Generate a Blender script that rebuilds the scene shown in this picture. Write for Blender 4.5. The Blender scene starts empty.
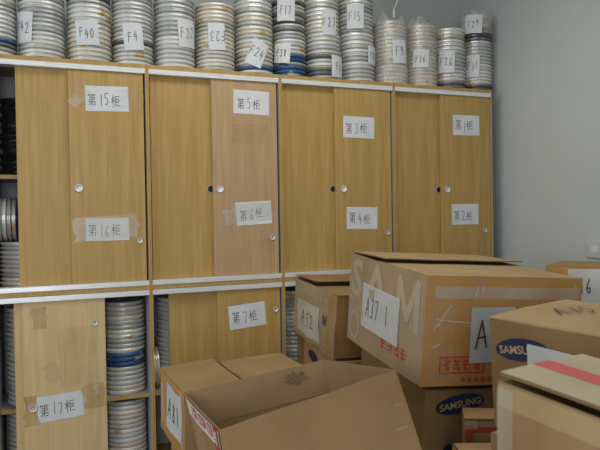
import bpy, math, random
from mathutils import Vector, Matrix, noise
random.seed(7)
PI = math.pi
sc = bpy.context.scene
COL = sc.collection

# ------------------------------------------------------------------ camera
cam = bpy.data.cameras.new('camera'); cam_o = bpy.data.objects.new('camera', cam); COL.objects.link(cam_o)
yaw, pit, rol = 0.37892, -0.01486, -0.01705
fwd = Vector((math.sin(yaw)*math.cos(pit), math.cos(yaw)*math.cos(pit), math.sin(pit)))
rt0 = Vector((math.cos(yaw), -math.sin(yaw), 0)); up0 = rt0.cross(fwd)
rt = rt0*math.cos(rol) + up0*math.sin(rol); up = -rt0*math.sin(rol) + up0*math.cos(rol)
mw = Matrix((( rt.x, up.x, -fwd.x, -0.45799), (rt.y, up.y, -fwd.y, -3.30711), (rt.z, up.z, -fwd.z, 1.42912), (0, 0, 0, 1)))
cam_o.matrix_world = mw
cam.sensor_width = 36; cam.lens = 36.6; cam.clip_start = 0.02
cam.dof.use_dof = True; cam.dof.focus_distance = 3.5; cam.dof.aperture_fstop = 7.0
sc.camera = cam_o

# ------------------------------------------------------------------ world, lights, exposure
world = bpy.data.worlds.new('world'); sc.world = world; world.use_nodes = True
bg = world.node_tree.nodes['Background']; bg.inputs[0].default_value = (0.90, 0.95, 1.0, 1); bg.inputs[1].default_value = 0.17
def area(name, loc, target, sx, sy, power, col):
    l = bpy.data.lights.new(name, 'AREA'); l.shape = 'RECTANGLE'; l.size = sx; l.size_y = sy; l.energy = power; l.color = col
    o = bpy.data.objects.new(name, l); COL.objects.link(o); o.location = loc
    o.rotation_euler = (Vector(target)-Vector(loc)).to_track_quat('-Z', 'Y').to_euler()
    return o
area('window_light', (-3.6, -1.9, 2.1), (1.0, -0.6, 1.3), 2.4, 1.8, 44, (0.94, 0.98, 1.0))
area('ceiling_fill', (0.5, -1.25, 3.15), (0.5, -1.25, 0), 1.6, 0.9, 21, (1.0, 0.97, 0.90))  # overhead fill added for bounced daylight, no lamp known there
area('front_fill', (-0.9, -4.9, 1.7), (0.0, 0, 1.3), 0.9, 1.8, 38, (0.96, 0.98, 1.0))  # frontal fill added behind the camera, a doorway is only assumed
vs = sc.view_settings
sc.display_settings.display_device = 'sRGB'
vs.view_transform = 'Standard'; vs.look = 'None'; vs.exposure = 0.25; vs.gamma = 1.0; vs.use_curve_mapping = False

# ------------------------------------------------------------------ materials
MATS = {}
def mat(name, col, rough=0.6, metal=0.0, spec=0.4):
    m = bpy.data.materials.new(name); m.use_nodes = True
    b = m.node_tree.nodes['Principled BSDF']
    b.inputs['Base Color'].default_value = (*col, 1); b.inputs['Roughness'].default_value = rough
    b.inputs['Metallic'].default_value = metal; b.inputs['Specular IOR Level'].default_value = spec
    MATS[name] = m
    return m
def nodes(m): return m.node_tree.nodes, m.node_tree.links, m.node_tree.nodes['Principled BSDF']
def noise_col(m, a, b, scale=(1, 1, 1), ns=4.0, detail=4, bump=0.0, lo=0.3, hi=0.7, dist=0.0):
    n, l, p = nodes(m)
    tc = n.new('ShaderNodeTexCoord'); mp = n.new('ShaderNodeMapping'); mp.inputs['Scale'].default_value = scale
    nz = n.new('ShaderNodeTexNoise'); nz.inputs['Scale'].default_value = ns; nz.inputs['Detail'].default_value = detail
    nz.inputs['Distortion'].default_value = dist
    rp = n.new('ShaderNodeValToRGB'); rp.color_ramp.elements[0].position = lo; rp.color_ramp.elements[1].position = hi
    rp.color_ramp.elements[0].color = (*a, 1); rp.color_ramp.elements[1].color = (*b, 1)
    l.new(tc.outputs['Object'], mp.inputs[0]); l.new(mp.outputs[0], nz.inputs['Vector'])
    l.new(nz.outputs['Fac'], rp.inputs[0]); l.new(rp.outputs[0], p.inputs['Base Color'])
    if bump:
        bp = n.new('ShaderNodeBump'); bp.inputs['Strength'].default_value = bump; bp.inputs['Distance'].default_value = 0.004
        l.new(nz.outputs['Fac'], bp.inputs['Height']); l.new(bp.outputs[0], p.inputs['Normal'])
    return m
def wood(name, a, b):
    return noise_col(mat(name, a, 0.45, 0, 0.35), a, b, (22, 22, 1.1), 2.2, 6, 0.0, 0.32, 0.68, 0.6)
wood('wood', (0.385, 0.243, 0.072), (0.480, 0.312, 0.105))
wood('wood_faded', (0.410, 0.270, 0.140), (0.480, 0.325, 0.175))
wood('wood_pale', (0.56, 0.41, 0.20), (0.64, 0.48, 0.255))
mat('liner', (0.33, 0.33, 0.35), 0.6)
noise_col(mat('rail', (0.7, 0.72, 0.74), 0.28, 0.30), (0.72, 0.75, 0.77), (0.88, 0.90, 0.92), (3, 3, 30), 3)
mat('steel', (0.72, 0.72, 0.70), 0.38, 0.15)
mat('dark', (0.015, 0.014, 0.012), 0.6)
noise_col(mat('paper', (0.70, 0.72, 0.74), 0.7), (0.58, 0.61, 0.63), (0.68, 0.70, 0.71), ns=9)
mat('ink', (0.05, 0.05, 0.055), 0.6)
noise_col(mat('wall', (0.5, 0.5, 0.5), 0.85, 0, 0.2), (0.455, 0.485, 0.475), (0.495, 0.525, 0.512), ns=1.6, detail=6, bump=0.05)
noise_col(mat('concrete', (0.25, 0.24, 0.22), 0.7), (0.20, 0.19, 0.17), (0.29, 0.28, 0.26), ns=3)
def cardboard(name, a, b):
    m = noise_col(mat(name, a, 0.75, 0, 0.25), a, b, (1, 1, 1), 5, 6, 0.12, 0.3, 0.72, 0.4)
    return m
cardboard('card', (0.275, 0.170, 0.073), (0.355, 0.230, 0.108))
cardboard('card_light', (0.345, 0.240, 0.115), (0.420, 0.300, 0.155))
cardboard('card_orange', (0.42, 0.215, 0.058), (0.51, 0.285, 0.092))
cardboard('card_grey', (0.300, 0.210, 0.115), (0.375, 0.270, 0.155))
cardboard('card_in', (0.270, 0.175, 0.085), (0.340, 0.225, 0.115))
cardboard('card_shaded', (0.190, 0.110, 0.042), (0.255, 0.155, 0.068))  # darker copy of the cardboard, shade put into its colour
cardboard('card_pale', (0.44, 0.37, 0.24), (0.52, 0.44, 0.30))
mat('card_edge', (0.20, 0.13, 0.06), 0.9)
mat('print_ghost', (0.42, 0.33, 0.22), 0.7)
mat('print_red', (0.42, 0.045, 0.03), 0.6)
mat('print_navy', (0.010, 0.020, 0.055), 0.5)
noise_col(mat('paper_box', (0.5, 0.5, 0.48), 0.6), (0.47, 0.475, 0.46), (0.56, 0.565, 0.545), ns=9)
noise_col(mat('paper_tan', (0.5, 0.45, 0.36), 0.6), (0.44, 0.40, 0.31), (0.53, 0.49, 0.40), ns=9)
mat('print_tan', (0.42, 0.29, 0.15), 0.6)
mat('print_pink', (0.60, 0.10, 0.10), 0.5)
mat('white_tape_and_glint', (0.66, 0.63, 0.58), 0.35)  # real white tape, also painted glints on clear tape creases
mat('blue_tape', (0.02, 0.10, 0.38), 0.4)
mat('black_plastic', (0.008, 0.008, 0.009), 0.35, 0, 0.4)
def sheer(name, col, op, rough=0.2, bump=0.6, ns=40, stretch=(1, 1, 1)):
    """thin clear plastic: part see-through, part glossy film, crinkled"""
    m = mat(name, col, rough, 0, 0.8); n, l, p = nodes(m)
    tc = n.new('ShaderNodeTexCoord'); mp = n.new('ShaderNodeMapping'); mp.inputs['Scale'].default_value = stretch
    nz = n.new('ShaderNodeTexNoise'); nz.inputs['Scale'].default_value = ns; nz.inputs['Detail'].default_value = 3
    bp = n.new('ShaderNodeBump'); bp.inputs['Strength'].default_value = bump; bp.inputs['Distance'].default_value = 0.006
    l.new(tc.outputs['Object'], mp.inputs[0]); l.new(mp.outputs[0], nz.inputs['Vector'])
    l.new(nz.outputs['Fac'], bp.inputs['Height']); l.new(bp.outputs[0], p.inputs['Normal'])
    mp2 = n.new('ShaderNodeMapRange'); mp2.inputs[1].default_value = 0.35; mp2.inputs[2].default_value = 0.7
    mp2.inputs[3].default_value = op*0.6; mp2.inputs[4].default_value = min(1, op*1.5)
    l.new(nz.outputs['Fac'], mp2.inputs[0])
    tr = n.new('ShaderNodeBsdfTransparent'); mx = n.new('ShaderNodeMixShader'); out = n['Material Output']
    l.new(mp2.outputs[0], mx.inputs[0]); l.new(tr.outputs[0], mx.inputs[1]); l.new(p.outputs[0], mx.inputs[2])
    l.new(mx.outputs[0], out.inputs['Surface'])
    return m
sheer('wrap', (0.66, 0.64, 0.58), 0.34, 0.18, 0.8, 22)
sheer('clear_tape', (0.62, 0.58, 0.50), 0.09, 0.07, 1.0, 16, (1, 1, 2.2))
sheer('milky_tape', (0.72, 0.69, 0.62), 0.30, 0.25, 0.15, 5)
sheer('brown_tape', (0.46, 0.26, 0.07), 0.26, 0.25, 0.2, 8)
sheer('stain', (0.12, 0.07, 0.03), 0.28, 0.8, 0.0, 90)
sheer('glue_mark', (0.36, 0.22, 0.07), 0.09, 0.6, 0.1, 12)
def can_mat(name, a, b, patch, pth):
    m = mat(name, a, 0.28, 0.25, 0.6); n, l, p = nodes(m)
    oi = n.new('ShaderNodeObjectInfo'); rp = n.new('ShaderNodeValToRGB')
    rp.color_ramp.elements[0].color = (*a, 1); rp.color_ramp.elements[1].color = (*b, 1)
    l.new(oi.outputs['Random'], rp.inputs[0])
    tc = n.new('ShaderNodeTexCoord'); ad = n.new('ShaderNodeVectorMath'); ad.operation = 'ADD'
    cb = n.new('ShaderNodeCombineXYZ'); mu = n.new('ShaderNodeMath'); mu.operation = 'MULTIPLY'; mu.inputs[1].default_value = 57.0
    l.new(oi.outputs['Random'], mu.inputs[0]); l.new(mu.outputs[0], cb.inputs[0]); l.new(mu.outputs[0], cb.inputs[2])
    l.new(tc.outputs['Object'], ad.inputs[0]); l.new(cb.outputs[0], ad.inputs[1])
    nz = n.new('ShaderNodeTexNoise'); nz.inputs['Scale'].default_value = 7; nz.inputs['Detail'].default_value = 2
    l.new(ad.outputs[0], nz.inputs['Vector'])
    st = n.new('ShaderNodeMapRange'); st.inputs[1].default_value = pth; st.inputs[2].default_value = pth+0.02
    l.new(nz.outputs['Fac'], st.inputs[0])
    mx = n.new('ShaderNodeMix'); mx.data_type = 'RGBA'
    l.new(st.outputs[0], mx.inputs[0]); l.new(rp.outputs[0], mx.inputs[6]); mx.inputs[7].default_value = (*patch, 1)
    l.new(mx.outputs[2], p.inputs['Base Color'])
    return m
can_mat('can_grey', (0.42, 0.435, 0.42), (0.76, 0.76, 0.71), (0.60, 0.42, 0.14), 0.675)
can_mat('can_cream', (0.58, 0.54, 0.46), (0.78, 0.74, 0.64), (0.62, 0.44, 0.16), 0.68)
can_mat('can_blue', (0.03, 0.07, 0.20), (0.05, 0.13, 0.30), (0.38, 0.39, 0.40), 0.56)
can_mat('can_dark', (0.09, 0.095, 0.10), (0.20, 0.20, 0.20), (0.4, 0.39, 0.36), 0.68)

# ------------------------------------------------------------------ mesh builder
class MB:
    def __init__(s): s.v = []; s.f = []; s.m = []; s.ms = []; s.sm = []
    def mi(s, name):
        if name not in s.ms: s.ms.append(name)
        return s.ms.index(name)
    def add(s, vs, fs, m, smooth=False):
        o = len(s.v); i = s.mi(m); s.v += [tuple(v) for v in vs]
        for f in fs: s.f.append([o+k for k in f]); s.m.append(i); s.sm.append(smooth)
    def box(s, a, b, m, bev=0.0):
        (x0, y0, z0), (x1, y1, z1) = a, b
        if bev <= 0:
            vs = [(x, y, z) for x in (x0, x1) for y in (y0, y1) for z in (z0, z1)]
            s.add(vs, [(0, 1, 3, 2), (4, 6, 7, 5), (0, 4, 5, 1), (2, 3, 7, 6), (0, 2, 6, 4), (1, 5, 7, 3)], m); return
        import bmesh
        bm = bmesh.new(); bmesh.ops.create_cube(bm, size=1.0)
        for v in bm.verts:
            v.co = Vector(((x0+x1)/2+v.co.x*(x1-x0), (y0+y1)/2+v.co.y*(y1-y0), (z0+z1)/2+v.co.z*(z1-z0)))
        bmesh.ops.bevel(bm, geom=bm.edges[:], offset=bev, segments=2, affect='EDGES', profile=0.5)
        bm.verts.index_update()
        s.add([v.co[:] for v in bm.verts], [[v.index for v in f.verts] for f in bm.faces], m); bm.free()
    def grid(s, fn, nu, nv, m, smooth=True, flip=False):
        vs = [fn(i/nu, j/nv) for j in range(nv+1) for i in range(nu+1)]; w = nu+1
        fs = [(j*w+i, j*w+i+1, (j+1)*w+i+1, (j+1)*w+i) for j in range(nv) for i in range(nu)]
        if flip: fs = [f[::-1] for f in fs]
        s.add(vs, fs, m, smooth)
    def ribbon(s, fn, pts, wd, m):
        """flat pen stroke; fn maps 2D to 3D"""
        fine = [pts[0]]
        for (a, b) in zip(pts[:-1], pts[1:]):
            k = max(1, int(math.hypot(b[0]-a[0], b[1]-a[1])/.035)) if wd > .015 else 1
            fine += [(a[0]+(b[0]-a[0])*i/k, a[1]+(b[1]-a[1])*i/k) for i in range(1, k+1)]
        for (a, b) in zip(fine[:-1], fine[1:]):
            dx, dy = b[0]-a[0], b[1]-a[1]; L = math.hypot(dx, dy) or 1e-6; dx /= L; dy /= L
            px, py = -dy*wd/2, dx*wd/2; ex, ey = dx*wd*0.35, dy*wd*0.35
            q = [(a[0]-ex+px, a[1]-ey+py), (a[0]-ex-px, a[1]-ey-py), (b[0]+ex-px, b[1]+ey-py), (b[0]+ex+px, b[1]+ey+py)]
            s.add([fn(*p) for p in q], [(0, 1, 2, 3)], m)
    def lathe(s, prof, seg, m, axis='z', c=(0, 0, 0), smooth=False, wob=None):
        n = len(prof); vs = []
        for k in range(seg):
            a = 2*PI*k/seg
            for (r, z) in prof:
                rr = r if wob is None else r+wob(a, z)
                p = (rr*math.cos(a), rr*math.sin(a), z)
                if axis == 'y': p = (p[0], p[2], p[1])
                if axis == 'x': p = (p[2], p[0], p[1])
                vs.append((p[0]+c[0], p[1]+c[1], p[2]+c[2]))
        fs = [(k*n+i, ((k+1) % seg)*n+i, ((k+1) % seg)*n+i+1, k*n+i+1) for k in range(seg) for i in range(n-1)]
        s.add(vs, fs, m, smooth)
    def tube(s, pts, r, m, seg=8):
        pts = [Vector(p) for p in pts]; vs = []; n = len(pts)
        for i, p in enumerate(pts):
            t = (pts[min(i+1, n-1)]-pts[max(i-1, 0)]).normalized()
            a = t.orthogonal().normalized(); b = t.cross(a)
            vs += [p + a*r*math.cos(2*PI*k/seg) + b*r*math.sin(2*PI*k/seg) for k in range(seg)]
        fs = [(i*seg+k, i*seg+(k+1) % seg, (i+1)*seg+(k+1) % seg, (i+1)*seg+k) for i in range(n-1) for k in range(seg)]
        fs += [list(range(seg))[::-1], [(n-1)*seg+k for k in range(seg)]]
        s.add(vs, fs, m, True)
    def mesh(s, name):
        me = bpy.data.meshes.new(name); me.from_pydata(s.v, [], s.f)
        for n in s.ms: me.materials.append(MATS[n])
        me.polygons.foreach_set('material_index', s.m); me.polygons.foreach_set('use_smooth', s.sm)
        me.update(); return me
    def build(s, name, parent=None, loc=(0, 0, 0)):
        o = bpy.data.objects.new(name, s.mesh(name)); COL.objects.link(o); o.location = loc
        if parent: o.parent = parent
        return o
def tag(o, label, cat=None, group=None):
    o['label'] = label
    if cat: o['category'] = cat
    if group: o['group'] = group
    return o
def empty(name, loc, label, cat, group=None, rz=0):
    o = bpy.data.objects.new(name, None); COL.objects.link(o); o.location = loc; o.rotation_euler.z = rz
    o.empty_display_size = 0.1
    return tag(o, label, cat, group)
def structure(name, mb):
    o = mb.build(name); o['kind'] = 'structure'; return o

# ------------------------------------------------------------------ hand lettering (strokes in a unit box, y up)
G = {
 '0': [[(.5,1),(.2,.8),(.12,.45),(.3,.05),(.6,.02),(.85,.35),(.82,.75),(.5,1)]],
 '1': [[(.55,1),(.45,0)]],
 '2': [[(.12,.78),(.35,1),(.72,.92),(.75,.65),(.45,.32),(.12,.04),(.9,.08)]],
 '3': [[(.15,.92),(.6,1),(.72,.78),(.4,.56),(.75,.42),(.7,.12),(.4,0),(.12,.1)]],
 '4': [[(.45,1),(.1,.38),(.9,.42)],[(.68,.72),(.6,0)]],
 '5': [[(.25,.98),(.2,.6),(.6,.58),(.75,.32),(.55,.05),(.15,.02)],[(.25,.97),(.85,1)]],
 '6': [[(.65,1),(.3,.6),(.15,.25),(.4,.02),(.7,.12),(.65,.4),(.25,.35)]],
 '7': [[(.1,.92),(.85,.97),(.45,0)]],
 '8': [[(.7,.85),(.4,1),(.2,.8),(.7,.35),(.55,.02),(.2,.1),(.25,.4),(.75,.85)]],
 '9': [[(.75,.75),(.45,1),(.2,.75),(.4,.52),(.75,.72),(.7,.3),(.5,0)]],
 'F': [[(.2,1),(.12,0)],[(.18,.96),(.9,1)],[(.16,.54),(.75,.58)]],
 'A': [[(.05,0),(.5,1),(.9,.02)],[(.2,.38),(.8,.42)]],
 'K': [[(.15,.98),(.05,.8)],[(.12,.9),(.42,.92)],[(.28,.9),(.33,.78)],[(.62,.98),(.5,.8)],[(.57,.9),(.92,.92)],[(.74,.9),(.78,.78)],
       [(.15,.68),(.8,.7),(.78,.52)],[(.2,.5),(.8,.52)],[(.2,.5),(.16,.32),(.85,.34),(.8,.06),(.68,.12)],[(.5,.76),(.48,-.02)],[(.46,.32),(.08,.04)]],
 'G': [[(.02,.66),(.42,.7)],[(.23,.97),(.21,0)],[(.22,.64),(.02,.3)],[(.25,.6),(.42,.42)],[(.52,.86),(.97,.9)],[(.54,.86),(.52,.1),(1.02,.12)],[(.55,.63),(.88,.66),(.86,.38)],[(.55,.38),(.86,.4)]],
}
ADV = {'1': .6, 'K': 1.15, 'G': 1.2, ' ': .4, 'F': .95, 'A': 1.1}
def write(mb, fn, text, cx, cy, h, wd, ink='ink', asp=0.62, flip=False, jit=0.05):
    """hand-written text centred at cx, cy in the sheet's own metres"""
    adv = [ADV.get(ch, .9)*h*asp*(1.35 if ch in 'KG' else 1) for ch in text]; x = -sum(adv)/2
    for ch, a in zip(text, adv):
        if ch in G:
            dy = random.uniform(-jit, jit)*h; cw = a*0.72
            for st in G[ch]:
                pts = [(x + p[0]*cw, (p[1]-.5)*h+dy) for p in st]
                if flip: pts = [(-p[0], -p[1]) for p in pts]
                mb.ribbon(fn, [(cx+p[0], cy+p[1]) for p in pts], wd, ink)
        x += a
_tc = {}
def text_poly(txt, bold=.02):
    if txt not in _tc:
        cu = bpy.data.curves.new('t', 'FONT'); cu.body = txt; cu.size = 1; cu.offset = bold if len(txt) > 1 else .028; cu.resolution_u = 3
        o = bpy.data.objects.new('t', cu); COL.objects.link(o)
        me = o.to_mesh(); vs = [(v.co.x, v.co.y) for v in me.vertices]; fs = [list(p.vertices) for p in me.polygons]
        o.to_mesh_clear(); bpy.data.objects.remove(o); bpy.data.curves.remove(cu)
        x0, x1 = min(v[0] for v in vs), max(v[0] for v in vs); y0, y1 = min(v[1] for v in vs), max(v[1] for v in vs)
        _tc[txt] = ([((v[0]-x0)/(x1-x0)-.5, (v[1]-y0)/(y1-y0)-.5) for v in vs], fs)
    return _tc[txt]
def print_text(mb, fn, txt, cx, cy, w, h, m, rot=0, off=0.0012, arch=0.0):
    vs, fs = text_poly(txt); c, s = math.cos(rot), math.sin(rot)
    mb.add([fn(cx+c*x*w-s*y*h, cy+s*x*w+c*y*h, off) for x, y in vs], fs, m)
def ellipse(mb, fn, cx, cy, a, b, m, rot=0, off=0.001):
    c, s = math.cos(rot), math.sin(rot)
    vs = [fn(cx, cy, off)]+[fn(cx+c*a*math.cos(t)-s*b*math.sin(t), cy+s*a*math.cos(t)+c*b*math.sin(t), off) for t in [2*PI*k/36 for k in range(36)]]
    mb.add(vs, [(0, k+1, (k+1) % 36+1) for k in range(36)], m)

# ------------------------------------------------------------------ the room
WX = 2.355; BY = 0.44
mb = MB(); mb.box((-4.2, -5.2, -0.1), (WX+.15, BY+.15, 0.0), 'concrete'); structure('floor', mb)
mb = MB(); mb.box((-4.2, BY, 0.0), (WX, BY+.15, 3.2), 'wall'); structure('wall_back', mb)
mb = MB(); mb.box((WX, -5.2, 0.0), (WX+.15, BY+.15, 3.2), 'wall'); structure('wall_right', mb)
mb = MB(); mb.box((-4.2, -5.2, 3.2), (WX+.15, BY+.15, 3.3), 'wall'); structure('ceiling', mb)

# ------------------------------------------------------------------ cabinets
DEP = 0.42; W = 0.75; T = 0.009
RZ = 1.05                      # joint between lower and upper cabinets
TOPZ = 2.2435
def disc_pull(parent, loc, r, key=False, cup=False):
    m = MB()
    if cup:
        m.lathe([(r*.78, -.0006), (r*.85, -.0016), (r*.97, -.0012), (r, .003)], 24, 'liner', 'y', smooth=True)
        m.lathe([(0, -.0007), (r*.80, -.0007)], 20, 'dark', 'y')  # flat dark disc painted in for the shade of the recess
        return m.build('finger_pull', parent, loc)
    m.lathe([(0, .0), (r*.62, .0), (r*.70, -.0035), (r*.86, -.0035)], 24, 'steel', 'y', smooth=True)
    m.lathe([(r*.86, -.0036), (r*.97, -.0028), (r, .003)], 24, 'liner', 'y', smooth=True)
    if key:
        m.box((-.0014, -.0015, -r*.4), (.0014, -.0002, r*.4), 'dark')
    return m.build('lock' if key else 'finger_pull', parent, loc)
def sheet(parent, name, c, w, h, rot, text, th, y=-0.0015, lab=None, torn=0.0, curl=0.0):
    """a paper sheet on a door front; c = (x, z) in the door's frame"""
    m = MB(); cr, sr = math.cos(rot), math.sin(rot)
    def fn(u, v, off=0.0):
        d = curl*math.sin((u/w+.5)*PI)*0.004
        return (c[0]+cr*u-sr*v, y-off-d, c[1]+sr*u+cr*v)
    m.grid(lambda a, b: fn((a-.5)*w, (b-.5)*h), 8, 6, 'paper')
    write(m, lambda u, v: fn(u, v, .0007), text, -.008, -.004, th*.80, .0030, jit=.12)
    o = m.build(name, parent)
    if lab: o['label'] = lab
    return o
def strip(parent, c, w, h, rot, m, y=-0.0025, rag=0.12):
    b = MB(); cr, sr = math.cos(rot), math.sin(rot); n = 10
    rg = random.Random(int(1000*abs(c[0]+3*c[1]))); e0 = [rg.uniform(-rag, rag)*h for _ in range(7)]; e1 = [rg.uniform(-rag, rag)*h for _ in range(7)]
    def fn(a, bb):
        u = (a-.5)*w; v = (bb-.5)*h; k = int(round(bb*6))
        if a == 0: u += e0[k]
        if a == 1: u += e1[k]
        return (c[0]+cr*u-sr*v, y, c[1]+sr*u+cr*v)
    b.grid(fn, n, 6, m)
    return b.build('packing_tape', parent)

def cabinet(ix, upper, label):
    x0 = W*(ix-1); z0 = RZ if upper else 0.0; z1 = TOPZ if upper else RZ
    root = empty('storage_cabinet', (x0+W/2, DEP/2, z0), label, 'cabinet', 'sliding door cabinets')
    L = lambda x, y, z: (x-x0-W/2, y-DEP/2, z-z0)
    b = MB()
    for s0 in (x0+.0006, x0+W-T-.0006):
        b.box(L(s0, .003, z0+.0005), L(s0+T, DEP, z1-.0005), 'liner'); b.box(L(s0, 0, z0+.0005), L(s0+T, .003, z1-.0005), 'wood')
    zt0 = z1-.022
    if upper:
        b.box(L(x0+.0006, -.001, zt0), L(x0+W-.0006, DEP, z1), 'wood', .001)
        b.box(L(x0+T, 0, z0+.0005), L(x0+W-T, DEP, z0+.024), 'wood', .001)
    else:
        b.box(L(x0+T, .07, zt0), L(x0+W-T, DEP, z1-.0005), 'liner')
        b.box(L(x0+T, .004, .0005), L(x0+W-T, DEP, .07), 'wood', .001)
    b.box(L(x0+T, DEP-.008, z0+.03), L(x0+W-T, DEP-.001, zt0), 'liner')
    b.build('body', root)
    for nm, (ra, rb) in (('top_rail', (zt0-.026, zt0)) if upper else ('top_rail', (z1-.028, z1-.001)), ('bottom_rail', (z0+.024, z0+.050)) if upper else ('bottom_rail', (.07, .085))):
        r = MB(); r.box(L(x0+T+.0005, -.004, ra), L(x0+W-T-.0005, .062, rb), 'rail', .0015); r.build(nm, root)
    zs = 1.66 if upper else .482
    s = MB(); s.box(L(x0+T+.0005, .072, zs-.02), L(x0+W-T-.0005, DEP-.009, zs), 'liner'); s.box(L(x0+T+.0005, .068, zs-.02), L(x0+W-T-.0005, .072, zs), 'wood'); s.build('shelf', root)
    da, db = (z0+.050, zt0-.026) if upper else (.085, z1-.028)
    def door(xa, xb, front, wd='wood', pull=None, lock=None):
        ya = .010 if front else .036
        d = bpy.data.objects.new('door', None)
        m = MB(); h = db-da-.001; ww = xb-xa
        m.box((-ww/2, 0, 0), (ww/2, .018, h), wd, .0012)
        o = m.build('door', root, L((xa+xb)/2, ya, da+.0005)); bpy.data.objects.remove(d)
        P = lambda x, z: (x-(xa+xb)/2, z-da-.0005)
        if pull: px, pz = P(*pull); disc_pull(o, (px, -.001, pz), .0225, cup=not front)
        if lock: px, pz = P(*lock); disc_pull(o, (px, -.002, pz), .0155, True)
        return o, P
    return root, door

LU = ['upper cabinet at left, door sheets reading 15 and 16, its left end standing open', 'upper cabinet with greyish right door, sheets reading 5 and 6',
      'upper cabinet third from the left, door sheets reading 3 and 4', 'upper cabinet beside the right wall, door sheets reading 1 and 2']
LL = ['lower cabinet with sheet 17 on its pale door and film cans showing at both ends', 'lower cabinet with sheet 7, behind the closed carton marked A81',
      'lower cabinet behind the taped carton marked A52', 'lower cabinet at the right wall, hidden behind the carton marked A37']
R = math.radians
# upper row ---------------------------------------------------------
r, d = cabinet(0, True, LU[0])
d(-.637, -.242, False)
o, P = d(-.391, -.0190, True, pull=(-.35, 1.591), lock=(-.051, 1.313))
sheet(o, 'paper_label', P(-.203, 2.054), .215, .130, R(1.5), 'K15G', .075, lab='white sheet reading 15')
sheet(o, 'paper_label', P(-.214, 1.377), .215, .118, R(0), 'K16G', .075, lab='white sheet reading 16 under milky tape')
strip(o, P(-.216, 1.386), .318, .122, R(4), 'milky_tape')
strip(o, P(-.10, 2.06), .15, .10, R(3), 'clear_tape', -.0030); strip(o, P(-.335, 2.10), .07, .10, R(30), 'clear_tape'); strip(o, P(-.355, 2.04), .05, .07, R(-40), 'milky_tape')
r, d = cabinet(1, True, LU[1])
d(.018, .405, False, pull=(.343, 1.587))
o, P = d(.349, .729, True, 'wood_faded', pull=(.388, 1.587), lock=(.692, 1.308))
sheet(o, 'paper_label', P(.579, 2.076), .212, .134, R(-1), 'K5G', .075, lab='white sheet reading 5')
sheet(o, 'paper_label', P(.582, 1.45), .211, .131, R(2.7), 'K6G', .075, lab='white sheet reading 6')
strip(o, P(.575, 1.455), .23, .10, R(3), 'milky_tape'); strip(o, P(.435, 1.425), .05, .085, R(5), 'milky_tape', -.003); strip(o, P(.40, 1.36), .05, .07, R(12), 'clear_tape'); strip(o, P(.56, 1.90), .20, .11, R(1), 'glue_mark')
strip(o, P(.675, 1.26), .05, .09, R(12), 'glue_mark')
r, d = cabinet(2, True, LU[2])
d(.767, 1.152, False, pull=(1.091, 1.588))
o, P = d(1.098, 1.479, True, pull=(1.150, 1.588), lock=(1.448, 1.317))
sheet(o, 'paper_label', P(1.258, 1.961), .212, .130, R(-1), 'K3G', .08, lab='white sheet reading 3')
sheet(o, 'paper_label', P(1.271, 1.41), .210, .134, R(-1), 'K4G', .08, lab='white sheet reading 4')
r, d = cabinet(3, True, LU[3])
d(1.518, 1.90, False, pull=(1.845, 1.583))
o, P = d(1.851, 2.237, True, pull=(1.895, 1.583), lock=(2.189, 1.314))
sheet(o, 'paper_label', P(2.046, 2.004), .210, .131, R(.4), 'K1G', .08, lab='white sheet reading 1')
sheet(o, 'paper_label', P(2.03, 1.422), .211, .135, R(0), 'K2G', .08, lab='white sheet reading 2')
# lower row ---------------------------------------------------------
r, d = cabinet(0, False, LL[0])
d(-.668, -.278, False, 'wood_pale')
o, P = d(-.629, -.236, True, 'wood_pale', pull=(-.589, .492), lock=(-.287, .895))
sheet(o, 'paper_label', P(-.46, .484), .218, .131, R(3.5), 'K17G', .078, lab='white sheet reading 17')
strip(o, P(-.60, .478), .055, .15, R(3), 'brown_tape'); strip(o, P(-.295, .52), .11, .125, R(3), 'brown_tape'); strip(o, P(-.285, .55), .03, .05, R(12), 'milky_tape', -.0035)
strip(o, P(-.55, .94), .07, .11, R(2), 'brown_tape'); strip(o, P(-.50, .66), .07, .10, R(20), 'glue_mark'); strip(o, P(-.37, .73), .19, .30, R(1), 'glue_mark', -.0018, .02)
r, d = cabinet(1, False, LL[1])
d(.096, .486, False)
o, P = d(.362, .731, True, lock=(.703, .893), pull=(.402, .49))
sheet(o, 'paper_label', P(.533, .87), .216, .134, R(4.6), 'K7G', .08, lab='white sheet reading 7')
r, d = cabinet(2, False, LL[2])
d(.856, 1.25, False); d(1.098, 1.487, True, pull=(1.15, .5), lock=(1.448, .893))
r, d = cabinet(3, False, LL[3])
d(1.512, 1.90, False); d(1.851, 2.237, True, pull=(1.895, .5), lock=(2.189, .893))

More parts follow.
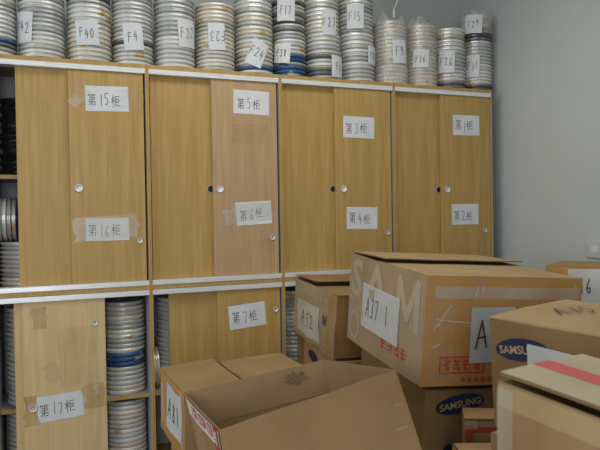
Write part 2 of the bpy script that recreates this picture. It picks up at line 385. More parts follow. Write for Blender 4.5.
# ------------------------------------------------------------------ film cans
CR = 0.113
def can_mesh(m, h, r=CR):
    b = MB()
    pr = [(0, .0), (r-.011, .0), (r-.012, .0015), (r-.012, h*.30), (r-.0015, h*.35), (r, h*.48), (r, h*.80), (r-.0025, h*.96), (r-.012, h), (r-.016, h*.93), (r*.45, h*.93), (r*.42, h*.86), (0, h*.86)]
    b.lathe(pr, 32, m, smooth=False)
    return b.mesh('film_can')
CANS = {}
def can(k, h, r=CR):
    if (k, h, r) not in CANS: CANS[(k, h, r)] = can_mesh(k, h, r)
    return CANS[(k, h, r)]
n_can = 0; EXTRA = MB()
def stack(x, y, z, n, h, label, group, kinds='can_grey', special={}, jit=.003, lean=(0, 0), breaks=(), stuff=False, r=CR):
    global n_can
    ox = oy = 0; zz = z+.0006
    for k in range(n):
        km = special.get(k, kinds if isinstance(kinds, str) else random.choice(kinds))
        if k in breaks: ox += random.uniform(-.004, .003); oy += random.uniform(-.004, .006); zz += .001
        px, py = x+ox+lean[0]*(k*h)+random.uniform(-jit, jit), y+oy+lean[1]*(k*h)+random.uniform(-jit, jit)
        if stuff:
            me = can(km, h, r); EXTRA.add([(v.co.x+px, v.co.y+py, v.co.z+zz) for v in me.vertices], [list(p.vertices) for p in me.polygons], km)
        else:
            o = bpy.data.objects.new('film_can', can(km, h, r)); COL.objects.link(o)
            o.location = (px, py, zz); o.rotation_euler.z = random.uniform(0, 6.28)
            tag(o, label, 'film can', group); n_can += 1
        zz += h+.0005
    return zz
SY = 0.135
SR = [.112, .1125, .112, .108, .111, .1125, .1125, .102, .1100, .1125, .1085, .103, .108, .104]
SX = [-.739, -.511, -.277, -.053, .174, .406, .639, .860, 1.083, 1.315, 1.556, 1.786, 2.006, 2.230]
g, c_ = 'can_grey', 'can_cream'
spec = [ # label, count, height, kinds, special, lean
 ('film can in the leftmost stack on the cabinets, cut by the frame edge', 17, .022, g, {3: 'can_blue', 2: 'can_dark'}, (0, 0)),
 ('film can in the stack marked F42 on top of the cabinets', 17, .022, g, {}, (0, 0)),
 ('film can in the stack marked F40 on top of the cabinets', 17, .0245, [g, c_], {13: 'can_dark'}, (0, 0)),
 ('film can in the stack marked F4 on top of the cabinets', 18, .022, g, {5: 'can_dark'}, (0, 0)),
 ('film can in the stack marked F22 on top of the cabinets', 16, .0245, g, {}, (0, 0)),
 ('film can in the stack with the upside-down F23 sheet on the cabinets', 17, .022, [c_, c_, g], {}, (0, 0)),
 ('film can in the stack with the crooked F24 sheet on the cabinets', 19, .0245, [g, c_], {1: 'can_blue'}, (0, 0)),
 ('film can in the half blue stack marked F17 and F38', 22, .022, g, {0: 'can_blue', 1: 'can_blue', 2: 'can_blue', 3: 'can_blue', 4: 'can_blue', 5: 'can_blue', 12: 'can_dark', 14: 'can_dark', 16: 'can_dark', 19: 'can_dark'}, (-.004, 0)),
 ('film can in the leaning stack marked F27 on the cabinets', 20, .0245, [c_, g, g], {1: 'can_dark', 2: 'can_dark', 5: 'can_dark'}, (-.015, 0)),
 ('film can in the tall stack marked F15 on the cabinets', 23, .0245, g, {}, (-.01, 0)),
 ('film can in the plastic-wrapped stack marked F9 on the cabinets', 16, .0245, [g, c_], {}, (0, 0)),
 ('film can in the cloudy plastic-wrapped stack marked F36 on the cabinets', 16, .0245, c_, {}, (-.01, 0)),
 ('film can in the stack marked F26 with dark lowest cans', 16, .0245, [g, g, c_], {0: 'can_dark', 1: 'can_dark'}, (-.01, 0)),
 ('film can in the stack marked F29 and F11 at the right wall', 22, .022, g, {0: 'can_dark', 1: 'can_dark', 15: 'can_dark', 16: 'can_dark', 17: 'can_dark', 18: 'can_dark'}, (0, 0)),
]
names = ['leftmost', 'F42', 'F40', 'F4', 'F22', 'F23', 'F24', 'F17 and F38', 'F27', 'F15', 'F9', 'F36', 'F26', 'F29 and F11']
tops = []
for i, (lb, n, h, kd, sp, ln) in enumerate(spec):
    tops.append(stack(SX[i], SY, TOPZ, n, h, lb, 'film cans of the stack '+names[i], kd, sp, .0013, ln, breaks=(5, 11) if i in (7, 8, 9) else (), r=SR[i]))
# cans inside the lower cabinets
grp = 'film cans inside the cabinets'
stack(-.1285, .190, .482, 20, .0245, 'film can above the shelf, right of the door reading 17', 'film cans right of door 17, upper', [g, c_], {6: 'can_blue', 7: 'can_blue', 8: 'can_blue'}, .002)
stack(-.1285, .190, .070, 15, .0245, 'film can under the shelf, right of the door reading 17', 'film cans right of door 17, lower', [g, g, c_], {}, .002)
stack(.892, .190, .482, 20, .0245, 'film can behind the carton marked A52, seen in the cabinet gap', 'film cans in the gap by A52', g, {}, .002)
# cans of which only slivers show
stack(-.600, .190, .482, 20, .0245, '', '', g, {}, .003, stuff=True)
stack(-.600, .190, .070, 15, .0245, '', '', [g, c_], {}, .003, stuff=True)
stack(.172, .210, .482, 20, .0245, '', '', g, {}, .003, stuff=True)
o = EXTRA.build('film_cans'); tag(o, 'slivers of grey film can stacks seen through gaps beside the sliding doors', 'film cans'); o['kind'] = 'stuff'
# cans standing on edge
def edge_can(x, y, z, tilt, label, group, km='can_grey'):
    o = bpy.data.objects.new('film_can', can(km, .020)); COL.objects.link(o)
    o.rotation_euler = (0, PI/2+tilt, 0); o.location = (x, y, z+CR+.001); tag(o, label, 'film can', group)
zt = stack(-.624, .190, 1.074, 11, .022, 'flat film can under the cans on edge in the left cabinet', 'flat film cans in the left cabinet', [g, c_], {}, .002)
for k in range(4): edge_can(-.7385+k*.0225, .185, zt, 0.0, 'film can standing on edge in the open left end of the cabinet reading 16', 'film cans on edge in the left cabinet', g)
edge_can(.0105, .19, .482, 0.0, 'film can standing on edge in the gap left of the door reading 7', 'film cans on edge by door 7')
edge_can(.0320, .19, .482, 0.0, 'film can standing on edge in the gap left of the door reading 7', 'film cans on edge by door 7')
# black bag on the top shelf at the left
b = MB()
def bagw(a, z): return .004*math.sin(z*95+2*math.sin(a*2))+.012*noise.noise(Vector((math.cos(a)*2, math.sin(a)*2, z*14)))
b.lathe([(0, .002)]+[(.098+.007*math.sin(k*1.3), .004+k*.385/40) for k in range(41)]+[(.06, .40), (0, .405)], 40, 'black_plastic', smooth=True, wob=lambda a, z: bagw(a, z) if .003 < z < .392 else 0)
o = b.build('plastic_bag', None, (-.622, .205, 1.661)); tag(o, 'black plastic bag bundle on the top shelf in the open end of the left cabinet', 'bag')

# sheets on the stacks ------------------------------------------------
def stack_sheet(i, th, z, w, h, rot, text, label, flip=False, r=CR+.0045, dx=0.0):
    r = r-CR+SR[i]
    m = MB(); t0 = R(th); rr = R(rot); cr, sr = math.cos(rr), math.sin(rr)
    def fn(u, v, off=0.0):
        U = cr*u-sr*v; V = sr*u+cr*v; a = t0+U/r; q = r+off+.0012*math.sin(9*V/h)*math.sin(5*U/w)
        return (q*math.sin(a), -q*math.cos(a), V)
    m.grid(lambda a, b_: fn((a-.5)*w, (b_-.5)*h), 10, 8, 'paper')
    write(m, lambda u, v: fn(u, v, .0012), text, 0, 0, h*.36, .0032, flip=flip, jit=.12)
    o = m.build('paper_label', None, (SX[i]+dx, SY, z)); tag(o, label, 'paper label', 'paper sheets on the film can stacks')
S = stack_sheet
S(1, -48, 2.40, .112, .153, -4, 'F42', 'white sheet reading F42 on a film can stack')
S(2, -8, 2.392, .118, .127, 3, 'F40', 'white sheet reading F40 on a film can stack')
S(3, -4.6, 2.393, .104, .142, 5, 'F4', 'white sheet reading F4 on a film can stack')
S(4, 30, 2.440, .120, .155, 3, 'F22', 'white sheet reading F22 on a film can stack')
S(5, -8.4, 2.435, .095, .150, 2, 'F23', 'white sheet with upside-down F23 on a film can stack', True)
S(6, -8, 2.362, .100, .150, -24, 'F24', 'crooked white sheet reading F24 on a film can stack')
S(7, -22, 2.636, .108, .133, -1, 'F17', 'white sheet reading F17, above the F38 sheet', dx=-.012)
S(7, -40, 2.383, .102, .113, -6, 'F38', 'white sheet reading F38 beside the blue cans', dx=-.008)
S(8, 1.7, 2.583, .096, .150, 0, 'F27', 'white sheet reading F27 on the leaning stack', dx=-.006, r=CR+.007)
S(8, 27, 2.325, .105, .130, 0, 'F1', 'white sheet low on the leaning stack, under the F27 sheet', dx=.002, r=CR+.007)
S(9, -27, 2.640, .107, .150, -1, 'F15', 'white sheet reading F15 on the tallest stack', dx=-.005, r=CR+.008)
S(9, 30, 2.412, .085, .113, 0, 'F2', 'white sheet low on the tall stack, below F15', dx=-.002, r=CR+.007)
S(10, 2, 2.449, .100, .147, 2, 'F9', 'white sheet reading F9 on a wrapped stack', dx=0, r=CR+.010)
S(11, -31, 2.423, .105, .113, -3, 'F36', 'cream sheet reading F36 on the cloudy wrapped stack', dx=-.002, r=CR+.010)
S(12, -41, 2.423, .108, .148, -2, 'F26', 'white sheet reading F26 on the stack with dark lowest cans', dx=-.003)
S(13, -44, 2.690, .113, .123, -4, 'F29', 'white sheet reading F29 on the bagged top of the stack at the right wall', r=CR+.012)
S(13, -50, 2.411, .090, .150, -3, 'F11', 'white sheet reading F11 low on the stack at the right wall')
# plastic wraps --------------------------------------------------------
def wrap(i, z0, z1, tip, label, amp=.003, dx=0.0, lean=0.0):
    m = MB(); CR = SR[i]; prof = [(CR+.0052, z) for z in [z0+(z1-z0)*k/14 for k in range(15)]]
    m.lathe(prof, 48, 'wrap', smooth=True, wob=lambda a, z: amp*.3+amp*.8*noise.noise(Vector((math.cos(a)*3, math.sin(a)*3, z*9+i*7))))
    def crown(a, d):          # loose gathered plastic standing up round the rim in a few points
        A = 2*PI*a; q = 0
        for a0, hh in tip: q = max(q, hh*max(0, math.cos(A-a0))**8)
        r = CR+.005-.018*d-.02*d*d+.004*math.sin(A*11)*d; z = z1+d*(.008+q)
        return (r*math.cos(A), r*math.sin(A), z)
    m.grid(crown, 64, 5, 'wrap')
    m.lathe([(.075, z1+.006), (.03, z1+.012), (0, z1+.011)], 24, 'wrap', smooth=True)
    v = []
    for p in m.v: v.append((p[0]+lean*(p[2]-z0), p[1], p[2]-z0))
    m.v = v
    o = m.build('plastic_wrap', None, (SX[i]+dx, SY, z0)); tag(o, label, 'plastic wrap')
wrap(10, TOPZ+.001, tops[10]+.002, [(3.6, .06), (5.6, .05), (1.5, .05)], 'clear plastic wrap with pointed corners around the F9 stack')
wrap(11, TOPZ+.001, tops[11]+.004, [(3.3, .05), (4.2, .055), (1.2, .06)], 'cloudy plastic wrap around the F36 stack', .0035, lean=-.01)
wrap(13, TOPZ+.385, tops[13]+.004, [(2.2, .06), (1.0, .06), (3.9, .055), (5.5, .05), (4.7, .04)], 'crumpled clear bag on top of the F29 stack', .004)

# hanging wire hook
m = MB(); m.tube([(1.560, .02, 3.199), (1.556, .02, 2.90), (1.548, .02, 2.765), (1.536, .02, 2.735), (1.524, .02, 2.715), (1.520, .02, 2.70), (1.521, .02, 2.665)], .0035, 'steel')
m.box((1.515, .015, 2.655), (1.527, .025, 2.695), 'white_tape_and_glint', .002)
o = m.build('wire_hook'); tag(o, 'bent wire hook hanging above the F9 stack', 'hook')
# plate on the right wall
m = MB(); m.box((WX-.012, -.80, 1.165), (WX-.0003, -.675, 1.262), 'wall', .003); m.box((WX-.014, -.76, 1.195), (WX-.012, -.715, 1.235), 'paper', .0005)
o = m.build('wall_socket'); tag(o, 'pale plate on the right wall at the frame edge', 'wall socket')

# ------------------------------------------------------------------ cartons
def rot3(a, b, g):
    return (Matrix.Rotation(R(a), 3, 'Z') @ Matrix.Rotation(R(b), 3, 'X') @ Matrix.Rotation(R(g), 3, 'Y'))
class Carton:
    """eight corners; u along the front edge, v towards the back, t from top to bottom"""
    def __init__(s, name, label, corners, dims, mats, bulge=.006, rough=.002, group='cartons in the pile', seed=0):
        s.c = [Vector(p) for p in corners]; s.w, s.l, s.h = dims; s.b = bulge; s.r = rough; s.seed = seed
        s.base = sum(s.c[4:], Vector())/4
        s.root = empty(name, s.base, label, 'cardboard box', group); s.m = mats
    def P(s, u, v, t):
        c = s.c; top = (c[0]*(1-u)+c[1]*u)*(1-v)+(c[3]*(1-u)+c[2]*u)*v; bot = (c[4]*(1-u)+c[5]*u)*(1-v)+(c[7]*(1-u)+c[6]*u)*v
        return top*(1-t)+bot*t
    def nrm(s, f):
        c = s.c; e = (c[1]-c[0]).normalized(); g_ = (c[3]-c[0]).normalized(); k = (c[0]-c[4]).normalized()
        return {'F': k.cross(e)*1, 'L': g_.cross(k)*-1 if False else -(g_.cross(k)), 'R': g_.cross(k), 'B': e.cross(k), 'T': k, 'D': -k}[f]
    def out(s, f):
        n = {'F': s.c[0]-s.c[3], 'B': s.c[3]-s.c[0], 'L': s.c[0]-s.c[1], 'R': s.c[1]-s.c[0], 'T': s.c[0]-s.c[4], 'D': s.c[4]-s.c[0]}[f]
        m = s.nrm(f).normalized()
        return m if m.dot(n) > 0 else -m
    def S(s, f, a, d, off=0.0):
        """face point; a, d in 0..1 from the viewer's left and from the top (T: from the back)"""
        if f == 'F': p = s.P(a, 0, d)
        elif f == 'L': p = s.P(0, 1-a, d)
        elif f == 'R': p = s.P(1, a, d)
        elif f == 'B': p = s.P(1-a, 1, d)
        elif f == 'T': p = s.P(a, 1-d, 0)
        else: p = s.P(a, d, 1)
        o = s.out(f); bl = s.b*math.sin(PI*min(1, max(0, a)))*(math.sin(PI*min(1, max(0, d))) if f in 'TD' else math.sin(PI*(.15+.7*min(1, max(0, d)))))
        n = noise.noise(p*5+Vector((s.seed, 0, 0)))*s.r
        return p + o*(off+(bl if f not in 'D' else 0)) + Vector((noise.noise(p*7+Vector((0, s.seed, 3)))*s.r, noise.noise(p*7+Vector((5, s.seed, 0)))*s.r, n)) - s.base
    def dim(s, f): return {'F': (s.w, s.h), 'B': (s.w, s.h), 'L': (s.l, s.h), 'R': (s.l, s.h), 'T': (s.w, s.l)}[f]
    def fn(s, f, base=0.0):
        W_, H_ = s.dim(f)
        return lambda x, y, off=0.0: s.S(f, x/W_, -y/H_, base+off)      # metres: x right, y up (negative below the top edge)
    def body(s, deco=None, nseg=10, open_top=True, th=.005, facemats={}):
        m = MB()
        for f in 'FLRBD':
            m.grid(lambda a, d: s.S(f, a, d), nseg, nseg, facemats.get(f, s.m[0]), False)
        # inner skin
        k = (s.c[4]-s.c[0]).normalized()
        ctr = sum(s.c, Vector())/8
        for f in 'FLRB':
            m.grid(lambda a, d: s.S(f, a, d*.985, -th), nseg, nseg, s.m[1], False)
            m.grid(lambda a, d: s.S(f, a, 0, -th*d), nseg, 1, s.m[2], False)
        m.grid(lambda a, d: s.S('D', a, d, -th), nseg, nseg, s.m[1], False)
        if deco: deco(m)
        return m.build('body', s.root)
    def flap(s, v0, v1, z0, z1, lab=None, u0=.004, u1=.996, axis='v', thick=.005, sag=0.0, deco=None, name='flap'):
        """top flap hinged at v0 (height z0), free edge at v1 (height z1)"""
        m = MB(); k = s.out('T')
        def q(a, b_, o):
            u = u0+(u1-u0)*a; v = v0+(v1-v0)*b_
            p = s.P(u, v, 0) if axis == 'v' else s.P(v, u, 0)
            z = z0+(z1-z0)*b_+sag*math.sin(PI*a)*b_ + noise.noise(p*6+Vector((s.seed, 2, 0)))*.003*b_
            return p + k*(z+o) - s.base
        m.grid(lambda a, b_: q(a, b_, thick), 12, 8, s.m[3], False); m.grid(lambda a, b_: q(a, b_, 0), 12, 8, s.m[1], False)
        m.grid(lambda a, b_: q(a, 1, thick*b_), 12, 1, s.m[2], False); m.grid(lambda a, b_: q(a, 0, thick*b_), 12, 1, s.m[3], False)
        m.grid(lambda a, b_: q(0, a, thick*b_), 8, 1, s.m[2], False); m.grid(lambda a, b_: q(1, a, thick*b_), 8, 1, s.m[2], False)
        if deco: deco(m, lambda a, b_, o=.001: q(a, b_, thick+o))
        o = m.build(name, s.root)
        if lab: o['label'] = lab
        return o
    def paper(s, f, cx, cy, w, h, rot, text, th, lab, off=.003, m='paper_box', tx=0, wd=.007, asp=.62):
        b = MB(); F = s.fn(f); c, sn = math.cos(rot), math.sin(rot)
        g_ = lambda x, y, o=0.0: F(cx+c*x-sn*y, cy+sn*x+c*y, off+o+.0015*math.sin(x/w*7)*math.sin(y/h*5))
        b.grid(lambda a, d: g_((a-.5)*w, (d-.5)*h), 10, 8, m)
        write(b, lambda x, y: g_(x, y, .0012), text, tx, 0, th, wd, asp=asp)
        o = b.build('paper_label', s.root); o['label'] = lab; return o
    def tape(s, f, cx, cy, w, h, rot=0, m='clear_tape', off=.004):
        b = MB(); F = s.fn(f); c, sn = math.cos(rot), math.sin(rot)
        b.grid(lambda a, d: F(cx+c*(a-.5)*w-sn*(d-.5)*h, cy+sn*(a-.5)*w+c*(d-.5)*h, off), 14, 5, m)
        return b.build('packing_tape', s.root)
def corners(A, ang, dims):
    M = rot3(*ang); w, l, h = dims; A = Vector(A)
    q = lambda x, y, z: A + M @ Vector((x, y, z))
    return [q(0, 0, 0), q(w, 0, 0), q(w, l, 0), q(0, l, 0), q(0, 0, -h), q(w, 0, -h), q(w, l, -h), q(0, l, -h)]
def carton(label, A, ang, dims, mats, **k):
    return Carton('cardboard_box', label, corners(A, ang, dims), dims, mats, **k)
BR = ('card', 'card_in', 'card_edge', 'card')
def logo(m, F, cx, cy, a, b, rot):
    ellipse(m, F, cx, cy, a, b, 'print_navy', rot); print_text(m, F, 'SAMSUNG', cx, cy, a*1.68, b*.72, 'print_tan', rot, .002)
def red_scribble(m, F, x0, y0, w, h, n, mt='print_red'):
    rg = random.Random(int(x0*1000+n))
    for i in range(n):
        bx = x0+w*i/n; cw = w/n*.82
        for k in range(3): m.ribbon(lambda x, y: F(x, y, .001), [(bx+cw*rg.uniform(0, .2), y0-h*(k+.5)/3), (bx+cw*rg.uniform(.7, 1), y0-h*(k+.5)/3)], h*.13, mt)
        for k in range(2): m.ribbon(lambda x, y: F(x, y, .001), [(bx+cw*rg.uniform(.1, .9), y0), (bx+cw*rg.uniform(.1, .9), y0-h)], h*.13, mt)

# --- A37, large taped carton on top
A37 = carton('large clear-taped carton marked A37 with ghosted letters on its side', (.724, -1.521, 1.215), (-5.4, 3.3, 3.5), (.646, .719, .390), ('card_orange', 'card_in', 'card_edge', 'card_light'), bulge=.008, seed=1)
def deco(m):
    F = A37.fn('L')
    print_text(m, F, 'S', .095, -.100, .125, .165, 'print_ghost')
    gh = lambda x, y: F(x, y, .0018)
    for pts in ([(.20, -.195), (.31, -.035)], [(.31, -.035), (.42, -.205)], [(.245, -.150), (.375, -.150)]): m.ribbon(gh, pts, .048, 'print_ghost')
    for pts in ([(.520, -.205), (.520, -.040)], [(.520, -.040), (.592, -.170)], [(.592, -.170), (.664, -.040)], [(.664, -.040), (.664, -.205)]): m.ribbon(gh, pts, .036, 'print_ghost')
    ring = [(.085+.055*math.cos(t), -.31+.06*math.sin(t)) for t in [2*PI*k/20 for k in range(21)]]
    m.ribbon(lambda x, y: F(x, y, .001), ring, .014, 'print_ghost')
    red_scribble(m, F, .385, -.290, .23, .045, 4)
    F2 = A37.fn('F')
    rc = [(.068, -.286), (.243, -.286), (.243, -.343), (.068, -.343), (.068, -.286)]
    m.ribbon(lambda x, y: F2(x, y, .001), rc, .006, 'print_red'); red_scribble(m, F2, .08, -.294, .155, .040, 4)
    red_scribble(m, F2, .15, -.358, .14, .018, 5)
    F3 = F2; m.ribbon(lambda x, y: F3(x, y, .001), [(.055, -.352), (.62, -.352)], .012, 'card_grey')
    for pts in ([(.05, -.175), (.066, -.14), (.095, -.10)], [(.04, -.15), (.12, -.158), (.18, -.163)], [(.03, -.19), (.052, -.16)], [(.03, -.25), (.06, -.235)], [(.195, -.03), (.185, -.07)], [(.215, -.03), (.212, -.055)], [(.60, -.02), (.622, -.045)]):
        m.ribbon(lambda x, y: F3(x, y, .0075), pts, .0024, 'white_tape_and_glint')  # pale strokes painted as glints along the tape creases
A37.body(deco, facemats={'L': 'card_grey'})  # greyer left side and paler flaps: fall of light put into colour
A37.flap(0, .62, -.003, -.006, 'near top flap'); A37.flap(1, .50, .003, .016, 'raised far top flap', sag=-.002)
A37.paper('L', .355, -.203, .358, .185, R(-1), 'A37   1', .078, 'white sheet reading A37', tx=-.02, wd=.0055)
A37.paper('F', .268, -.206, .180, .200, R(2), 'A37', .10, 'white sheet starting with A', tx=.02)
A37.tape('F', .33, -.056, .60, .042, 0, 'milky_tape'); A37.tape('F', .20, -.06, .065, .12, R(4), 'clear_tape', .005); A37.tape('F', .06, -.20, .11, .36, 0, 'clear_tape'); A37.tape('F', .33, -.155, .62, .05, R(-4), 'clear_tape', .0055)
A37.tape('L', .36, -.20, .69, .17, R(-2), 'clear_tape', .006); A37.tape('L', .09, -.17, .16, .30, R(3), 'clear_tape', .0065); A37.tape('L', .67, -.20, .09, .34, 0, 'clear_tape', .005)
# --- Samsung carton under A37
SML = carton('brown carton with dark oval logo, directly under the carton marked A37', (.735, -1.478, .806), (-6.5, 3.0, 3.5), (.60, .62, .37), ('card_shaded', 'card_in', 'card_edge', 'card_shaded'), bulge=.003, seed=2)  # shade between the piled cartons put into the body colour
def deco(m):
    F = SML.fn('F'); logo(m, F, .140, -.053, .098, .035, R(9))
    ellipse(m, F, .105, -.215, .020, .016, 'dark')  # hand hole drawn flat, its inner shade painted as a dark oval
SML.body(deco); SML.flap(0, .5, -.004, -.006); SML.flap(1, .5, -.004, -.003)
# --- A52
A52 = carton('old crumpled taped carton marked A52, standing before the cabinets', (.792, -.635, 1.039), (-.7, 4.7, 2.8), (.38, .562, .310), ('card_orange', 'card_in', 'card_edge', 'card'), bulge=.012, rough=.011, seed=3)
def deco(m):
    F = A52.fn('L'); red_scribble(m, F, .05, -.035, .36, .035, 8, 'print_ghost')
    rg = random.Random(12)
    for k in range(14):
        x, y = rg.uniform(.02, .46), rg.uniform(-.28, -.03); m.ribbon(lambda xx, yy: F(xx, yy, .0065), [(x, y), (x+rg.uniform(.01, .05), y+rg.uniform(-.03, .02))], .003, 'white_tape_and_glint')  # short pale strokes painted as glints on crinkled tape
    m.grid(lambda a, d: F(.43+.05*a, -.12-.05*d, .001), 2, 2, 'print_navy'); red_scribble(m, F, .02, -.20, .08, .05, 2, 'print_ghost')
A52.body(deco, facemats={'L': 'card_grey', 'F': 'card_shaded'}); A52.flap(0, .50, 0, -.008); A52.flap(1, .45, .006, .022, 'raised far top flap')  # front face coloured darker to carry its shadow
A52.paper('L', .235, -.195, .305, .185, 0, 'A52', .072, 'yellowed sheet reading A52', m='paper_tan', asp=.95, wd=.006)
A52.tape('L', .25, -.19, .44, .20, 0, 'clear_tape', .005); A52.tape('L', .28, -.292, .54, .03, 0, 'brown_tape', .005); A52.tape('L', .515, -.15, .08, .28, 0, 'brown_tape', .005); A52.tape('F', .045, -.15, .08, .28, 0, 'brown_tape', .005); A52.tape('F', .16, -.19, .07, .14, 0, 'brown_tape', .0045)
# --- carton under A52
U52 = carton('brown carton with small dark logo under the carton marked A52', (.80, -.625, .712), (-1, 4.0, 2.5), (.40, .46, .355), BR, bulge=.003, seed=4)
def deco(m):
    F = U52.fn('L'); ellipse(m, F, .14, -.06, .07, .028, 'print_navy', R(-8)); ellipse(m, U52.fn('F'), .12, -.07, .09, .03, 'print_navy', R(6))
U52.body(deco); U52.flap(0, .5, -.004, -.006); U52.flap(1, .5, -.004, -.003)
# --- A81, closed
A81 = carton('closed taped carton marked A81 behind the open carton', (-.065, -1.213, .823), (3.9, 1.3, -.2), (.52, .365, .229), BR, bulge=.006, rough=.004, seed=5)
A81.body(None, facemats={'L': 'card_orange'})
A81.flap(0, .42, .0, .006, 'left top flap', .0, 1.0, 'u'); A81.flap(1, .46, -.002, -.006, 'right top flap', .0, 1.0, 'u')
A81.paper('L', .235, -.103, .205, .168, R(-2), 'A81', .070, 'white sheet reading A81', asp=.85, wd=.006)
A81.tape('L', .345, -.11, .035, .21, R(2), 'milky_tape', .0055); A81.tape('L', .075, -.10, .05, .12, R(6), 'milky_tape', .0055); A81.tape('L', .08, -.11, .10, .19, R(-3), 'clear_tape', .005); A81.tape('L', .18, -.212, .34, .03, 0, 'brown_tape', .005)
# --- open carton in front
OP = Carton('cardboard_box', 'open empty tilted carton with red printed tape on its end, in front',
  [(-.039, -1.600, .819), (.487, -1.700, .957), (.425, -1.296, .908), (-.070, -1.243, .837), (-.010, -1.660, .560), (.548, -1.762, .690), (.470, -1.350, .640), (-.020, -1.290, .575)], (.55, .36, .265), ('card', 'card_in', 'card_edge', 'card'), bulge=.004, rough=.003, seed=6)
def deco(m):
    F = OP.fn('F')
    for y in (-.085, -.15): m.ribbon(lambda x, yy: F(x, yy, .0008), [(.01, y), (.53, y-.008)], .005, 'card_light')
_d = deco
def deco(m):
    _d(m); f = lambda x, y: OP.S('B', x, y, -.0062)
    m.ribbon(f, [(.02, .42), (.98, .46)], .012, 'card_edge')
    rg = random.Random(8); K = 26; st = [(.125+(.062*math.cos(2*PI*k/K))*rg.uniform(.6, 1.1), -.038+.026*math.sin(2*PI*k/K)*rg.uniform(.5, 1.1)) for k in range(K)]
    m.add([f(.125/.55, .038/.265)]+[f(x/.55, -y/.265) for x, y in st], [(0, k+1, (k+1) % K+1) for k in range(K)], 'stain')
OP.body(deco)
b = MB(); F = OP.fn('L', .0045)
b.grid(lambda a, d: F(.04+.32*a, -.004-.05*d), 14, 4, 'white_tape_and_glint')
for k, (x, w) in enumerate([(.10, .05), (.17, .07), (.255, .05)]):
    b.grid(lambda a, d: F(x+w*a, -.010-.030*d, .001), 4, 2, 'print_red')
    red_scribble(b, lambda xx, yy, o=0: F(xx, yy, .0016), x+.006, -.014, w-.012, .020, 3, 'white_tape_and_glint')
b.build('packing_tape', OP.root)['label'] = 'white tape with red print'
b = MB(); F = OP.fn('L', .0062)
b.grid(lambda a, d: F(.318+.036*a, -.001-.23*d), 3, 8, 'print_red')
for k in range(4): red_scribble(b, lambda xx, yy, o=0: F(xx, yy, .0012), .322, -.012-k*.055, .028, .035, 1, 'white_tape_and_glint')
b.build('packing_tape', OP.root)['label'] = 'vertical red and white printed tape'
OP.tape('L', .14, -.13, .12, .20, 0, 'clear_tape', .005)
# --- right pile: Samsung carton with A15 on its lid
SMR = carton('brown carton with oval logo and handwritten lid, beside the near carton', (.687, -1.884, 1.127), (-80.2, 3.4, .1), (.434, .350, .313), ('card_shaded', 'card_in', 'card_edge', 'card_light'), bulge=.004, seed=7)
def deco(m): logo(m, SMR.fn('F'), .108, -.073, .090, .032, R(8))
SMR.body(deco)
SMR.flap(0, .5, .0, .003, None, .0, 1.0, 'v'); SMR.flap(1, .5, -.002, .002)
b = MB(); kk = SMR.out('T')
def lidfn(x, y): return SMR.P(x/.434, y/.35, 0) + kk*.0125 - SMR.base
def pen(txt, cx, cy, ang, h):
    c, s_ = math.cos(ang), math.sin(ang); write(b, lambda x, y: lidfn(cx+c*x-s_*y, cy+s_*x+c*y), txt, 0, 0, h, .005)
pen('A15', .145, .19, R(61), .075)
b.build('pen_writing', SMR.root)['label'] = 'handwritten A15'
SMR.paper('F', .245, -.125, .230, .140, R(-2), '', .05, 'blank white sheet', .004)
# --- near blurred carton
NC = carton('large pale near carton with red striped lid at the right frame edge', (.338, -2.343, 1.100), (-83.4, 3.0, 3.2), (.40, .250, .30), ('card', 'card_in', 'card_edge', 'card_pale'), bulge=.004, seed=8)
def deco(m):
    F = NC.fn('F'); m.grid(lambda a, d: F(.40*a, -.004-.045*d, .001), 8, 2, 'card_light')
NC.body(deco)
def deco(m, q): m.grid(lambda a, d: q(a, .42+.20*d), 8, 2, 'print_pink')
NC.flap(1, .02, .002, .012, 'pale lid flap with a red stripe', .0, 1.0, 'v', .007, deco=deco)
NC.tape('F', .02, -.15, .04, .28, 0, 'milky_tape')
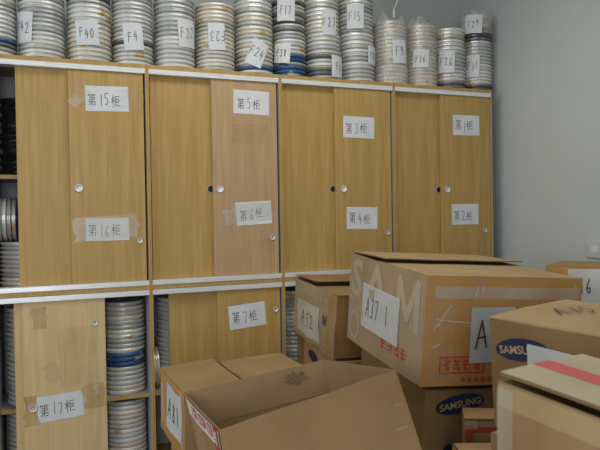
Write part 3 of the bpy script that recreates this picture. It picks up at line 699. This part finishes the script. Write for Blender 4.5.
# --- red bordered carton
RD = carton('small carton with red border stripes under pale rim, low in the pile', (.757, -1.667, .757), (-33, 0, -1.5), (.20, .11, .30), ('card_grey', 'card_in', 'card_edge', 'card'), bulge=.002, rough=.004, seed=9)
def deco(m):
    F = RD.fn('F'); f = lambda x, y: F(x, y, .001)
    m.ribbon(f, [(.014, -.022), (.014, -.20)], .026, 'print_red'); m.ribbon(f, [(.03, -.030), (.185, -.028)], .020, 'print_red'); m.ribbon(f, [(.03, -.085), (.2, -.14)], .010, 'print_red')
RD.body(deco); RD.flap(0, .5, .001, .004); RD.flap(1, .5, .001, .003)
RD.tape('F', .02, -.012, .04, .03, 0, 'milky_tape'); RD.tape('F', .13, -.085, .26, .045, R(-14), 'brown_tape')
LP = carton('small brown carton whose corner shows below the red bordered carton', (.660, -1.778, .698), (-20, 0, 1), (.14, .080, .692), ('card_orange', 'card_in', 'card_edge', 'card'), bulge=.003, rough=.005, seed=10)
LP.body(); LP.flap(0, .5, .001, .004); LP.flap(1, .5, .001, .004)
# --- far carton by the wall
FB = carton('brown carton with sheet 16, behind the A37 carton near the right wall', (1.585, -1.165, 1.184), (-58, 0, 0), (.50, .28, .38), ('card_orange', 'card_in', 'card_edge', 'card'), bulge=.003, seed=11)
FB.body(); FB.flap(0, .5, .0, .004); FB.flap(1, .5, .0, .004)
FB.paper('F', .205, -.080, .22, .150, R(2), '16', .06, 'white sheet reading 16', tx=-.035, wd=.005)
# --- the pile's lower layer, mostly below the frame
def plain(label, A, ang, dims, sd):
    c = carton(label, A, ang, dims, BR, bulge=.002, seed=sd); c.body(nseg=6); c.flap(0, .5, -.004, -.006); c.flap(1, .5, -.004, -.006); return c
plain('brown carton on the floor beneath the oval logo carton under A37', (.74, -1.45, .395), (-6, 0, 0), (.60, .60, .394), 21)
plain('brown carton on the floor, lowest below the carton marked A52', (.80, -.60, .338), (0, 0, 0), (.40, .44, .337), 22)
plain('brown carton showing its corner below the carton marked A81', (-.03, -1.185, .588), (2, 0, 0), (.46, .34, .587), 23)
plain('brown carton on the floor beneath the open carton', (.02, -1.74, .535), (-8, 0, 0), (.44, .40, .534), 24)
plain('brown carton on the floor beneath the logo carton at right', (.70, -1.87, .790), (-80, 0, 0), (.43, .35, .789), 25)
plain('brown carton on the floor beneath the near pale carton', (.345, -2.35, .775), (-83.4, 0, 0), (.40, .245, .774), 26)
plain('brown carton on the floor beneath the sheet 16 carton', (1.585, -1.165, .800), (-58, 0, 0), (.50, .28, .799), 27)
plain('brown carton on the floor beneath the red bordered carton', (.762, -1.664, .449), (-33, 0, 0), (.18, .10, .448), 28)
print('cans', n_can, 'objects', len(bpy.data.objects))
